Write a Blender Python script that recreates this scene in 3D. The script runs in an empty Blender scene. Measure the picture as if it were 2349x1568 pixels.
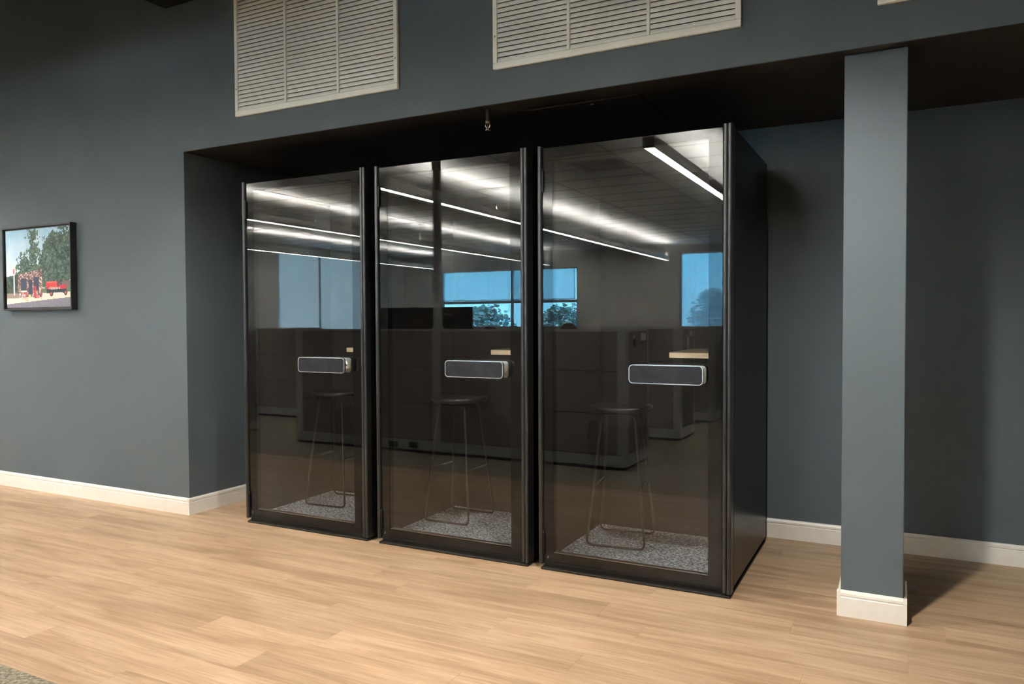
import bpy, bmesh, math, random
import numpy as np
from mathutils import Vector, Matrix, noise

random.seed(7)
S = bpy.context.scene
COL = S.collection
PI = math.pi

# ------------------------------------------------------------------ camera
cam_d = bpy.data.cameras.new('camera')
cam = bpy.data.objects.new('camera', cam_d); COL.objects.link(cam)
cam_d.sensor_fit = 'HORIZONTAL'; cam_d.sensor_width = 36.0; cam_d.lens = 26.736
cam_d.clip_start = 0.05; cam_d.clip_end = 400
_r = Vector((0.88952873, 0.45685446, -0.00475733))
_u = Vector((-0.00826497, 0.02650171, 0.99961460))
_f = Vector((-0.45680447, 0.88914659, -0.02734992))
M = Matrix((( _r.x, _u.x, -_f.x, 3.53425), (_r.y, _u.y, -_f.y, -3.59648), (_r.z, _u.z, -_f.z, 1.29996), (0, 0, 0, 1)))
cam.matrix_world = M
S.camera = cam

# ------------------------------------------------------------------ view + sky + sun
S.view_settings.view_transform = 'Standard'
S.view_settings.look = 'None'
S.view_settings.gamma = 1.0
S.view_settings.use_curve_mapping = False
S.view_settings.exposure = 0.0
S.cycles.sample_clamp_indirect = 120.0
S.cycles.max_bounces = 7; S.cycles.diffuse_bounces = 3; S.cycles.glossy_bounces = 4; S.cycles.transparent_max_bounces = 12
S.cycles.caustics_reflective = False; S.cycles.caustics_refractive = False

LED_DOWN, LED_UP = 34.0, 245.0
LED_COL = (1.0, 0.985, 0.94)
SPOT_W = 238.0

W = bpy.data.worlds.new('sky'); S.world = W; W.use_nodes = True
wn = W.node_tree.nodes; wl = W.node_tree.links
wbg = wn['Background']
wtc = wn.new('ShaderNodeTexCoord'); wsep = wn.new('ShaderNodeSeparateXYZ')
wramp = wn.new('ShaderNodeValToRGB')
wl.new(wtc.outputs['Generated'], wsep.inputs[0]); wl.new(wsep.outputs['Z'], wramp.inputs[0])
cr = wramp.color_ramp
cr.elements[0].position = 0.0; cr.elements[0].color = (0.22, 0.62, 0.90, 1)
cr.elements[1].position = 0.6; cr.elements[1].color = (0.06, 0.30, 0.80, 1)
e = cr.elements.new(0.12); e.color = (0.115, 0.58, 1.0, 1)
wl.new(wramp.outputs[0], wbg.inputs[0]); wbg.inputs[1].default_value = 22.0

sun_d = bpy.data.lights.new('sun', 'SUN'); sun_d.energy = 36.0; sun_d.angle = 0.009; sun_d.color = (1.0, 0.94, 0.85)
sun = bpy.data.objects.new('sun', sun_d); COL.objects.link(sun)
sun.rotation_euler = Vector((0.72, -0.30, -0.62)).to_track_quat('-Z', 'Y').to_euler()
sun.location = (-30, 10, 30)

# ------------------------------------------------------------------ materials
def mat(name, col=(0.5, 0.5, 0.5), rough=0.5, metal=0.0, spec=0.5):
    m = bpy.data.materials.new(name); m.use_nodes = True
    b = m.node_tree.nodes['Principled BSDF']
    b.inputs['Base Color'].default_value = (*col, 1); b.inputs['Roughness'].default_value = rough
    b.inputs['Metallic'].default_value = metal; b.inputs['Specular IOR Level'].default_value = spec
    return m
def nt(m): return m.node_tree.nodes, m.node_tree.links
def bsdf(m): return m.node_tree.nodes['Principled BSDF']
def noise_col(m, c1, c2, scale=30, detail=3, coord='Object', stretch=(1, 1, 1), lo=0.35, hi=0.65, bump=0.0, bdist=0.01):
    n, l = nt(m)
    tc = n.new('ShaderNodeTexCoord'); mp = n.new('ShaderNodeMapping'); mp.inputs['Scale'].default_value = stretch
    no = n.new('ShaderNodeTexNoise'); no.inputs['Scale'].default_value = scale; no.inputs['Detail'].default_value = detail
    rp = n.new('ShaderNodeValToRGB')
    rp.color_ramp.elements[0].position = lo; rp.color_ramp.elements[0].color = (*c1, 1)
    rp.color_ramp.elements[1].position = hi; rp.color_ramp.elements[1].color = (*c2, 1)
    l.new(tc.outputs[coord], mp.inputs[0]); l.new(mp.outputs[0], no.inputs['Vector']); l.new(no.outputs['Fac'], rp.inputs[0])
    l.new(rp.outputs[0], bsdf(m).inputs['Base Color'])
    if bump:
        b = n.new('ShaderNodeBump'); b.inputs['Strength'].default_value = bump; b.inputs['Distance'].default_value = bdist
        l.new(no.outputs['Fac'], b.inputs['Height']); l.new(b.outputs[0], bsdf(m).inputs['Normal'])
    return m
def emis(name, col, strength):
    m = bpy.data.materials.new(name); m.use_nodes = True
    n, l = nt(m); n.clear()
    o = n.new('ShaderNodeOutputMaterial'); e = n.new('ShaderNodeEmission')
    e.inputs[0].default_value = (*col, 1); e.inputs[1].default_value = strength
    l.new(e.outputs[0], o.inputs[0]); return m
def glass_mat(name, tint, f0=0.042):
    m = bpy.data.materials.new(name); m.use_nodes = True
    n, l = nt(m); n.clear()
    o = n.new('ShaderNodeOutputMaterial'); mx = n.new('ShaderNodeMixShader')
    tr = n.new('ShaderNodeBsdfTransparent'); tr.inputs[0].default_value = (*tint, 1)
    gl = n.new('ShaderNodeBsdfGlossy'); gl.inputs['Roughness'].default_value = 0.0; gl.inputs['Color'].default_value = (1, 1, 1, 1)
    lw = n.new('ShaderNodeLayerWeight'); lw.inputs[0].default_value = 0.5
    pw = n.new('ShaderNodeMath'); pw.operation = 'POWER'; pw.inputs[1].default_value = 5.0
    ma = n.new('ShaderNodeMath'); ma.operation = 'MULTIPLY_ADD'; ma.inputs[1].default_value = 1 - f0; ma.inputs[2].default_value = f0
    l.new(lw.outputs['Facing'], pw.inputs[0]); l.new(pw.outputs[0], ma.inputs[0]); l.new(ma.outputs[0], mx.inputs[0])
    l.new(tr.outputs[0], mx.inputs[1]); l.new(gl.outputs[0], mx.inputs[2]); l.new(mx.outputs[0], o.inputs[0])
    return m

GREY_A, GREY_B = (0.085, 0.105, 0.115), (0.090, 0.110, 0.120)
m_wall = noise_col(mat('grey_wall_paint', GREY_A, 0.55, spec=0.35), GREY_A, GREY_B, 160, 2, bump=0.06, bdist=0.002)
m_soffit = noise_col(mat('black_soffit_paint', (0.02, 0.018, 0.015), 0.6, spec=0.3), (0.022, 0.019, 0.015), (0.026, 0.022, 0.018), 120, 2)
m_trim = noise_col(mat('cream_trim_paint', (0.80, 0.76, 0.68), 0.38), (0.71, 0.67, 0.60), (0.74, 0.70, 0.625), 20, 2)
m_vent = noise_col(mat('vent_enamel', (0.72, 0.69, 0.61), 0.42), (0.84, 0.82, 0.755), (0.87, 0.85, 0.785), 12, 2)
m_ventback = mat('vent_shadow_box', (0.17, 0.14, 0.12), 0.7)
m_duct = mat('duct_black', (0.012, 0.012, 0.012), 0.8)
m_offwall = noise_col(mat('office_wall_paint', (0.6, 0.58, 0.54), 0.6), (0.48, 0.465, 0.43), (0.52, 0.505, 0.47), 60, 2)
m_tile = noise_col(mat('acoustic_tile', (0.8, 0.79, 0.76), 0.85), (0.74, 0.73, 0.70), (0.82, 0.81, 0.78), 220, 2, bump=0.25, bdist=0.004)
m_tbar = mat('tbar_white', (0.46, 0.45, 0.43), 0.45)
m_black = noise_col(mat('black_satin_metal', (0.006, 0.006, 0.006), 0.30, spec=0.18), (0.005, 0.005, 0.005), (0.007, 0.007, 0.007), 60, 2)
m_post = noise_col(mat('black_anodised_post', (0.02, 0.02, 0.02), 0.34, spec=0.6), (0.012, 0.012, 0.012), (0.014, 0.014, 0.014), 20, 2)
m_frit = mat('black_frit', (0.006, 0.0055, 0.005), 0.8, spec=0.0)
m_rubber = mat('black_rubber', (0.008, 0.007, 0.006), 0.7, spec=0.2)
m_base = mat('dark_base_plate', (0.018, 0.014, 0.010), 0.6, spec=0.25)
m_glass = glass_mat('booth_glass', (0.88, 0.875, 0.87), 0.041)
m_wglass = glass_mat('window_glass', (0.97, 0.985, 0.98), 0.04)
m_felt = noise_col(mat('charcoal_felt', (0.05, 0.047, 0.043), 0.95, spec=0.15), (0.014, 0.0122, 0.011), (0.020, 0.0176, 0.016), 350, 3, bump=0.3, bdist=0.002)
m_silver = noise_col(mat('brushed_silver', (0.72, 0.73, 0.71), 0.32, 1.0), (0.68, 0.69, 0.67), (0.78, 0.79, 0.77), 40, 3, stretch=(1, 30, 30))
m_chrome = mat('chrome', (0.82, 0.80, 0.78), 0.08, 1.0)
m_panel = noise_col(mat('navy_black_glass', (0.013, 0.013, 0.016), 0.12, spec=0.5), (0.020, 0.020, 0.024), (0.026, 0.026, 0.030), 18, 2)
m_bronze = noise_col(mat('dark_bronze_tube', (0.035, 0.028, 0.022), 0.42, spec=0.3), (0.020, 0.016, 0.012), (0.028, 0.022, 0.018), 90, 2)
m_seat = noise_col(mat('black_stained_seat', (0.015, 0.013, 0.011), 0.38), (0.012, 0.010, 0.009), (0.02, 0.017, 0.014), 14, 4, stretch=(1, 10, 1))
m_ply = noise_col(mat('plywood_edge', (0.58, 0.46, 0.30), 0.5), (0.48, 0.37, 0.24), (0.68, 0.56, 0.39), 30, 2, stretch=(0.3, 0.3, 12))
m_brass = mat('brass', (0.55, 0.45, 0.28), 0.28, 1.0)
m_fixture = noise_col(mat('fixture_grey', (0.42, 0.41, 0.39), 0.45), (0.40, 0.39, 0.37), (0.44, 0.43, 0.41), 30, 2)
m_endcap = mat('fixture_endcap', (0.10, 0.098, 0.09), 0.5)
m_cable = mat('white_cable', (0.75, 0.74, 0.71), 0.4)
m_leddown = emis('led_lens_down', LED_COL, LED_DOWN)
m_ledup = emis('led_lens_up', LED_COL, LED_UP)
m_fabric = noise_col(mat('partition_fabric', (0.23, 0.20, 0.175), 0.95, spec=0.1), (0.205, 0.188, 0.168), (0.275, 0.252, 0.225), 300, 3, bump=0.3, bdist=0.002)
m_pmetal = noise_col(mat('partition_metal', (0.40, 0.41, 0.40), 0.5), (0.38, 0.39, 0.38), (0.42, 0.43, 0.42), 50, 2)
m_toe = mat('toe_recess', (0.03, 0.03, 0.03), 0.6)
m_plastic = mat('black_plastic', (0.02, 0.02, 0.022), 0.45)
m_chairfab = noise_col(mat('chair_fabric', (0.05, 0.042, 0.036), 0.9), (0.045, 0.038, 0.032), (0.065, 0.055, 0.047), 200, 2)
m_light = mat('light_plastic', (0.72, 0.74, 0.74), 0.5)
m_winframe = mat('window_frame_grey', (0.30, 0.31, 0.32), 0.45)
m_ground = noise_col(mat('dry_ground', (0.3, 0.29, 0.2), 0.95), (0.24, 0.25, 0.15), (0.40, 0.37, 0.27), 0.3, 4)
m_leaf = noise_col(mat('tree_foliage', (0.10, 0.14, 0.06), 0.8), (0.30, 0.40, 0.32), (0.40, 0.50, 0.42), 3, 3)
m_bark = noise_col(mat('tree_bark', (0.14, 0.10, 0.07), 0.9), (0.10, 0.075, 0.05), (0.18, 0.13, 0.09), 8, 3)
m_picframe = mat('black_picture_frame', (0.014, 0.015, 0.016), 0.35)
m_stamp = mat('etched_stamp', (0.30, 0.29, 0.28), 0.5)

# wood planks: grain runs along the plank, tone differs from plank to plank
def wood_material():
    m = mat('oak_plank', (0.5, 0.35, 0.22), 0.42, spec=0.4); n, l = nt(m)
    tc = n.new('ShaderNodeTexCoord'); oi = n.new('ShaderNodeObjectInfo')
    off = n.new('ShaderNodeVectorMath'); off.operation = 'SCALE'; off.inputs[0].default_value = (37.0, 19.0, 11.0)
    l.new(oi.outputs['Random'], off.inputs['Scale'])
    add = n.new('ShaderNodeVectorMath'); l.new(tc.outputs['Object'], add.inputs[0]); l.new(off.outputs[0], add.inputs[1])
    def layer(sc, stretch, detail, dist=0.0):
        mp = n.new('ShaderNodeMapping'); mp.inputs['Scale'].default_value = stretch
        no = n.new('ShaderNodeTexNoise'); no.inputs['Scale'].default_value = sc; no.inputs['Detail'].default_value = detail
        no.inputs['Distortion'].default_value = dist
        l.new(add.outputs[0], mp.inputs[0]); l.new(mp.outputs[0], no.inputs['Vector']); return no
    broad = layer(1.0, (1.1, 11.0, 1.0), 4, 0.9)
    fine = layer(1.0, (4.0, 95.0, 1.0), 4, 0.3)
    fleck = layer(1.0, (9.0, 40.0, 1.0), 3, 1.5)
    r1 = n.new('ShaderNodeValToRGB'); c = r1.color_ramp
    c.elements[0].position = 0.30; c.elements[0].color = (0.335, 0.208, 0.119, 1)
    c.elements[1].position = 0.74; c.elements[1].color = (0.545, 0.383, 0.248, 1)
    k = c.elements.new(0.5); k.color = (0.452, 0.302, 0.185, 1)
    l.new(broad.outputs['Fac'], r1.inputs[0])
    r2 = n.new('ShaderNodeValToRGB'); c = r2.color_ramp
    c.elements[0].position = 0.30; c.elements[0].color = (0.74, 0.71, 0.67, 1); c.elements[1].position = 0.62; c.elements[1].color = (1.04, 1.04, 1.03, 1)
    l.new(fine.outputs['Fac'], r2.inputs[0])
    r3 = n.new('ShaderNodeValToRGB'); c = r3.color_ramp
    c.elements[0].position = 0.60; c.elements[0].color = (1, 1, 1, 1); c.elements[1].position = 0.78; c.elements[1].color = (0.80, 0.74, 0.68, 1)
    l.new(fleck.outputs['Fac'], r3.inputs[0])
    m1 = n.new('ShaderNodeMix'); m1.data_type = 'RGBA'; m1.blend_type = 'MULTIPLY'; m1.inputs[0].default_value = 0.85
    l.new(r1.outputs[0], m1.inputs[6]); l.new(r2.outputs[0], m1.inputs[7])
    m2 = n.new('ShaderNodeMix'); m2.data_type = 'RGBA'; m2.blend_type = 'MULTIPLY'; m2.inputs[0].default_value = 0.7
    l.new(m1.outputs[2], m2.inputs[6]); l.new(r3.outputs[0], m2.inputs[7])
    hsv = n.new('ShaderNodeHueSaturation')
    mr = n.new('ShaderNodeMapRange'); mr.inputs[3].default_value = 0.93; mr.inputs[4].default_value = 1.07
    l.new(oi.outputs['Random'], mr.inputs[0]); l.new(mr.outputs[0], hsv.inputs['Value']); l.new(m2.outputs[2], hsv.inputs['Color'])
    l.new(hsv.outputs[0], bsdf(m).inputs['Base Color'])
    bp = n.new('ShaderNodeBump'); bp.inputs['Strength'].default_value = 0.12; bp.inputs['Distance'].default_value = 0.002
    l.new(fine.outputs['Fac'], bp.inputs['Height']); l.new(bp.outputs[0], bsdf(m).inputs['Normal'])
    return m
m_wood = wood_material()

def carpet_material(name, a, b, c3, scale, bump):
    m = mat(name, a, 0.95, spec=0.1); n, l = nt(m)
    tc = n.new('ShaderNodeTexCoord')
    vo = n.new('ShaderNodeTexVoronoi'); vo.inputs['Scale'].default_value = scale
    no = n.new('ShaderNodeTexNoise'); no.inputs['Scale'].default_value = scale * 0.5; no.inputs['Detail'].default_value = 4
    l.new(tc.outputs['Object'], vo.inputs['Vector']); l.new(tc.outputs['Object'], no.inputs['Vector'])
    rp = n.new('ShaderNodeValToRGB'); c = rp.color_ramp
    c.elements[0].position = 0.36; c.elements[0].color = (*a, 1); c.elements[1].position = 0.66; c.elements[1].color = (*c3, 1)
    k = c.elements.new(0.5); k.color = (*b, 1)
    l.new(no.outputs['Fac'], rp.inputs[0]); l.new(rp.outputs[0], bsdf(m).inputs['Base Color'])
    bp = n.new('ShaderNodeBump'); bp.inputs['Strength'].default_value = bump; bp.inputs['Distance'].default_value = 0.006
    l.new(vo.outputs['Distance'], bp.inputs['Height']); l.new(bp.outputs[0], bsdf(m).inputs['Normal'])
    return m
m_bcarpet = carpet_material('booth_grey_carpet', (0.085, 0.096, 0.103), (0.235, 0.262, 0.280), (0.52, 0.56, 0.585), 150, 0.8)
m_ocarpet = carpet_material('office_carpet', (0.16, 0.135, 0.095), (0.25, 0.215, 0.155), (0.37, 0.33, 0.25), 130, 0.8)

def shade_material(name, openness, col, tl):
    m = bpy.data.materials.new(name); m.use_nodes = True; n, l = nt(m); n.clear()
    o = n.new('ShaderNodeOutputMaterial'); tr = n.new('ShaderNodeBsdfTransparent')
    df = n.new('ShaderNodeBsdfDiffuse'); df.inputs[0].default_value = (*col, 1)
    ts = n.new('ShaderNodeBsdfTranslucent'); ts.inputs[0].default_value = (*col, 1)
    a = n.new('ShaderNodeMixShader'); a.inputs[0].default_value = tl; l.new(df.outputs[0], a.inputs[1]); l.new(ts.outputs[0], a.inputs[2])
    b = n.new('ShaderNodeMixShader'); l.new(a.outputs[0], b.inputs[1]); l.new(tr.outputs[0], b.inputs[2])
    tc = n.new('ShaderNodeTexCoord'); mp = n.new('ShaderNodeMapping'); mp.inputs['Scale'].default_value = (14, 14, 0.6)
    no = n.new('ShaderNodeTexNoise'); no.inputs['Scale'].default_value = 1.0; no.inputs['Detail'].default_value = 2
    mr = n.new('ShaderNodeMapRange'); mr.inputs[1].default_value = 0.3; mr.inputs[2].default_value = 0.7
    mr.inputs[3].default_value = openness - 0.05; mr.inputs[4].default_value = openness + 0.05
    l.new(tc.outputs['Object'], mp.inputs[0]); l.new(mp.outputs[0], no.inputs['Vector']); l.new(no.outputs['Fac'], mr.inputs[0]); l.new(mr.outputs[0], b.inputs[0])
    l.new(b.outputs[0], o.inputs[0]); return m
m_mesh = shade_material('solar_mesh_shade', 0.60, (0.72, 0.75, 0.74), 0.7)
m_shade = shade_material('drawn_roller_shade', 0.10, (0.62, 0.64, 0.62), 0.55)

# ------------------------------------------------------------------ mesh helpers
def link(name, me, m, parent=None, loc=(0, 0, 0), rot=(0, 0, 0)):
    o = bpy.data.objects.new(name, me); COL.objects.link(o)
    if m is not None and len(me.materials) == 0: me.materials.append(m)
    o.location = loc; o.rotation_euler = rot
    if parent is not None: o.parent = parent
    return o
def tag(o, label=None, cat=None, group=None, kind=None):
    if label: o['label'] = label
    if cat: o['category'] = cat
    if group: o['group'] = group
    if kind: o['kind'] = kind
    return o
def thing(name, label, cat, loc=(0, 0, 0), rz=0.0, group=None, kind=None):
    o = bpy.data.objects.new(name, None); COL.objects.link(o); o.location = loc; o.rotation_euler = (0, 0, rz)
    o.empty_display_size = 0.1
    return tag(o, label, cat, group, kind)
def mesh_from(bm, name, smooth=False):
    me = bpy.data.meshes.new(name)
    bmesh.ops.recalc_face_normals(bm, faces=bm.faces[:])
    bm.to_mesh(me); bm.free()
    if smooth:
        for p in me.polygons: p.use_smooth = True
    return me
def bm_box(bm, x0, x1, y0, y1, z0, z1):
    vs = [bm.verts.new((x, y, z)) for x in (x0, x1) for y in (y0, y1) for z in (z0, z1)]
    q = lambda a, b, c, d: bm.faces.new((vs[a], vs[b], vs[c], vs[d]))
    fs = [q(0, 1, 3, 2), q(4, 6, 7, 5), q(0, 4, 5, 1), q(2, 3, 7, 6), q(0, 2, 6, 4), q(1, 5, 7, 3)]
    return fs
def box_me(name, x0, x1, y0, y1, z0, z1, bev=0.0, seg=2):
    bm = bmesh.new(); bm_box(bm, x0, x1, y0, y1, z0, z1)
    if bev: bmesh.ops.bevel(bm, geom=bm.edges[:], offset=bev, segments=seg, affect='EDGES', profile=0.5)
    return mesh_from(bm, name)
def box(name, x0, x1, y0, y1, z0, z1, m, parent=None, bev=0.0, seg=2, loc=(0, 0, 0)):
    return link(name, box_me(name, x0, x1, y0, y1, z0, z1, bev, seg), m, parent, loc)
def boxes(name, L, m, parent=None, bev=0.0):
    bm = bmesh.new()
    for b in L: bm_box(bm, *b)
    if bev: bmesh.ops.bevel(bm, geom=bm.edges[:], offset=bev, segments=1, affect='EDGES')
    return link(name, mesh_from(bm, name), m, parent)
def bm_extrude(bm, pts, axis, a0, a1, close=True):
    """pts: list of 2D points; axis 'x','y','z' extrusion direction"""
    def P(p, a):
        return (a, p[0], p[1]) if axis == 'x' else (p[0], a, p[1]) if axis == 'y' else (p[0], p[1], a)
    A = [bm.verts.new(P(p, a0)) for p in pts]; B = [bm.verts.new(P(p, a1)) for p in pts]
    n = len(pts)
    for i in range(n):
        j = (i + 1) % n; bm.faces.new((A[i], A[j], B[j], B[i]))
    bm.faces.new(A[::-1]); bm.faces.new(B)
def extrude(name, pts, axis, a0, a1, m, parent=None, smooth=False):
    bm = bmesh.new(); bm_extrude(bm, pts, axis, a0, a1)
    return link(name, mesh_from(bm, name, smooth), m, parent)
def rrect(x0, x1, z0, z1, r, seg=6):
    pts = []
    for cx, cz, a0 in ((x1 - r, z1 - r, 0), (x0 + r, z1 - r, 90), (x0 + r, z0 + r, 180), (x1 - r, z0 + r, 270)):
        for i in range(seg + 1):
            a = math.radians(a0 + 90 * i / seg); pts.append((cx + r * math.cos(a), cz + r * math.sin(a)))
    return pts
def fillet(P, r, closed=True, seg=6):
    P = [Vector(p) for p in P]; out = []; n = len(P)
    for i in range(n):
        if not closed and i in (0, n - 1): out.append(P[i]); continue
        a, b, c = P[i - 1], P[i], P[(i + 1) % n]
        d1 = (a - b); d2 = (c - b); rr = min(r, d1.length * 0.45, d2.length * 0.45)
        d1.normalize(); d2.normalize(); s = b + d1 * rr; t = b + d2 * rr
        for k in range(seg + 1):
            u = k / seg; out.append((1 - u) ** 2 * s + 2 * u * (1 - u) * b + u * u * t)
    return out
def bm_tube(bm, P, rad, closed=False, n=10):
    P = [Vector(p) for p in P]; N = len(P); rings = []; up = None
    for i in range(N):
        t = (P[(i + 1) % N] - P[i - 1]) if (closed or 0 < i < N - 1) else (P[1] - P[0] if i == 0 else P[-1] - P[-2])
        t.normalize()
        if up is None: up = Vector((0, 0, 1)) if abs(t.z) < 0.9 else Vector((1, 0, 0))
        s = t.cross(up); s.normalize(); up2 = s.cross(t); up2.normalize(); up = up2
        rr = rad[i] if isinstance(rad, (list, tuple)) else rad
        rings.append([bm.verts.new(P[i] + (s * math.cos(2 * PI * k / n) + up2 * math.sin(2 * PI * k / n)) * rr) for k in range(n)])
    R = range(N if closed else N - 1)
    for i in R:
        a, b = rings[i], rings[(i + 1) % N]
        off = 0
        if closed and i == N - 1:
            off = min(range(n), key=lambda o: (a[0].co - b[o].co).length)
        for k in range(n):
            bm.faces.new((a[k], a[(k + 1) % n], b[(k + 1 + off) % n], b[(k + off) % n]))
    if not closed:
        bm.faces.new(rings[0][::-1]); bm.faces.new(rings[-1])
def tube(name, P, rad, m, parent=None, closed=False, n=10):
    bm = bmesh.new(); bm_tube(bm, P, rad, closed, n)
    return link(name, mesh_from(bm, name, True), m, parent)
def bm_lathe(bm, prof, n=20, axis='z', c=(0, 0, 0)):
    rings = []
    for (r, h) in prof:
        ring = []
        for k in range(n):
            a = 2 * PI * k / n; p = (r * math.cos(a), r * math.sin(a), h)
            if axis == 'y': p = (p[0], h, p[1])
            if axis == 'x': p = (h, p[0], p[1])
            ring.append(bm.verts.new((p[0] + c[0], p[1] + c[1], p[2] + c[2])))
        rings.append(ring)
    for a, b in zip(rings, rings[1:]):
        for k in range(n): bm.faces.new((a[k], a[(k + 1) % n], b[(k + 1) % n], b[k]))
    bm.faces.new(rings[0][::-1]); bm.faces.new(rings[-1])
def lathe(name, prof, m, parent=None, n=20, axis='z', c=(0, 0, 0), smooth=True):
    bm = bmesh.new(); bm_lathe(bm, prof, n, axis, c)
    return link(name, mesh_from(bm, name, smooth), m, parent)
def copy_tree(o, parent=None):
    c = o.copy(); COL.objects.link(c)
    if parent is not None: c.parent = parent
    for ch in o.children: copy_tree(ch, c)
    return c

# ------------------------------------------------------------------ the room (x right along the wall, y into the wall)
YW, XL, ZH, YB = -0.042, -0.755, 2.445, 1.143
X0, X1 = -8.8, 7.6
YBACK_L, YBACK_R, XJOG = -13.93, -14.03, -2.4
ZC, ZTOP, YCE = 3.05, 4.05, -1.22
st = lambda o: tag(o, kind='structure')

st(box('wall_left_of_niche', X0 - 0.15, XL, YW, 1.35, 0, ZTOP, m_wall))
st(box('wall_header', XL, X1, YW, 1.35, ZH, ZTOP, m_wall))
st(box('wall_niche_back', XL, X1, YB, 1.35, 0, ZH, m_wall))
st(box('ceiling_soffit', XL + 0.001, X1, YW + 0.0005, YB - 0.001, ZH - 0.004, ZH, m_soffit))
st(box('wall_right', X1, X1 + 0.15, YBACK_R - 0.15, 1.35, 0, ZTOP, m_offwall))
st(box('ceiling_front', X0, X1, YCE, YW, ZTOP, ZTOP + 0.1, m_soffit))
st(box('wall_fascia', X0, X1, YCE - 0.05, YCE, ZC, ZTOP + 0.1, m_offwall))

# column in front of the niche
colm = st(box('column', 3.301, 3.546, 0.0165, 0.262, 0, ZH - 0.0045, m_wall, bev=0.004))
tag(colm, 'grey painted square column with cream base trim right of the booths')

# moulded baseboards
BH = 0.113
def bprof(s=1):  # (offset from wall, height)
    return [(0, 0), (0.015, 0), (0.015, 0.083), (0.0125, 0.0855), (0.0125, 0.089), (0.015, 0.0915), (0.0148, 0.102), (0.011, 0.109), (0.006, BH), (0, BH)]
def baseboard(name, axis, a0, a1, wall, sign, m=m_trim):
    pts = [(wall + sign * o, z) for o, z in bprof()]
    return st(extrude(name, pts, axis, a0, a1, m))
baseboard('baseboard_left', 'x', X0, XL + 0.0148, YW, -1)
baseboard('baseboard_niche_side', 'y', YW - 0.0148, YB, XL, 1)
baseboard('baseboard_niche_back', 'x', XL, X1, YB, -1)
bm = bmesh.new()
for wall, sign in ((0.0165, -1), (0.262, 1)): bm_extrude(bm, [(wall + sign * o, z) for o, z in bprof()], 'x', 3.2862, 3.5608)
for wall, sign in ((3.301, -1), (3.546, 1)): bm_extrude(bm, [(wall + sign * o, z) for o, z in bprof()], 'y', 0.0017, 0.2768)
cb = link('base_trim', mesh_from(bm, 'base_trim'), m_trim, colm)

# hex bolt cap left on the niche side baseboard
lathe('screw_head', [(0.006, 0), (0.006, 0.003), (0.003, 0.005)], m_trim, bpy.data.objects['baseboard_niche_side'], 10, 'x', (XL + 0.015, 0.36, 0.066))

# floor: slab with loose-laid planks on it, carpet beyond
fl = st(box('floor', X0, X1, YBACK_R, YB, -0.12, -0.012, mat('subfloor', (0.3, 0.28, 0.25), 0.9)))
PW, PL, Y_EDGE = 0.1815, 1.22, -1.935
plank_cache = {}
def plank_me(L):
    k = round(L, 3)
    if k not in plank_cache:
        bm = bmesh.new(); bm_box(bm, -L / 2 + 0.0002, L / 2 - 0.0002, -PW / 2 + 0.0002, PW / 2 - 0.0002, -0.0118, 0.0)
        top = [e for e in bm.edges if all(v.co.z > -0.001 for v in e.verts)]
        bmesh.ops.bevel(bm, geom=top, offset=0.0004, segments=1, affect='EDGES')
        me = mesh_from(bm, 'plank'); me.materials.append(m_wood); plank_cache[k] = me
    return plank_cache[k]
row = 0; y = Y_EDGE
while y + 0.01 < YB:
    yc = y + PW / 2
    xs = X0 if yc < 0.0 else XL
    x = X0 - (row * 0.437 + (0.21 if row % 3 == 1 else 0.0)) % PL
    while x < X1:
        a, b = max(x, xs), min(x + PL, X1)
        if b - a > 0.02: link('plank', plank_me(b - a), None, fl, ((a + b) / 2, yc, 0))
        x += PL
    row += 1; y += PW
box('transition_strip', X0, X1, Y_EDGE - 0.004, Y_EDGE, -0.0118, 0.0006, mat('strip', (0.40, 0.27, 0.16), 0.5), fl)
cp = box('carpet', X0, X1, YBACK_R, Y_EDGE - 0.004, -0.0118, 0.001, m_ocarpet)
st(cp); tag(cp, 'beige brown loop carpet meeting the planks at the lower left', 'carpet')

# office walls behind the camera, with window openings
def wall_with_openings(name, axis, a0, a1, z0, z1, p0, p1, ops, m):
    """axis 'x': wall runs along x at y in [p0,p1]; 'y': runs along y at x in [p0,p1]. ops: (a,b,z0,z1)"""
    L = []; cur = a0
    for (a, b, c, d) in sorted(ops):
        L += [(cur, a, z0, z1), (a, b, z0, c), (a, b, d, z1)]; cur = b
    L.append((cur, a1, z0, z1)); B = []
    for (a, b, c, d) in L:
        if b - a < 1e-4 or d - c < 1e-4: continue
        B.append((a, b, p0, p1, c, d) if axis == 'x' else (p0, p1, a, b, c, d))
    return st(boxes(name, B, m))
WM = (-7.65, -3.64, 0.85, 2.66); WR = (-1.13, 0.75, 0.85, 2.90); WLf = (-12.35, -9.05, 0.85, 3.00)
wall_with_openings('wall_office_back', 'x', X0, XJOG, 0, ZC + 0.1, YBACK_L - 0.2, YBACK_L, [WM], m_offwall)
wall_with_openings('wall_office_back_recess', 'x', XJOG + 0.0005, X1, 0, ZC + 0.1, YBACK_R - 0.2, YBACK_R, [WR], m_offwall)
wall_with_openings('wall_office_left', 'y', YBACK_R, YW, 0, ZTOP, X0 - 0.15, X0, [WLf], m_offwall)

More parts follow.
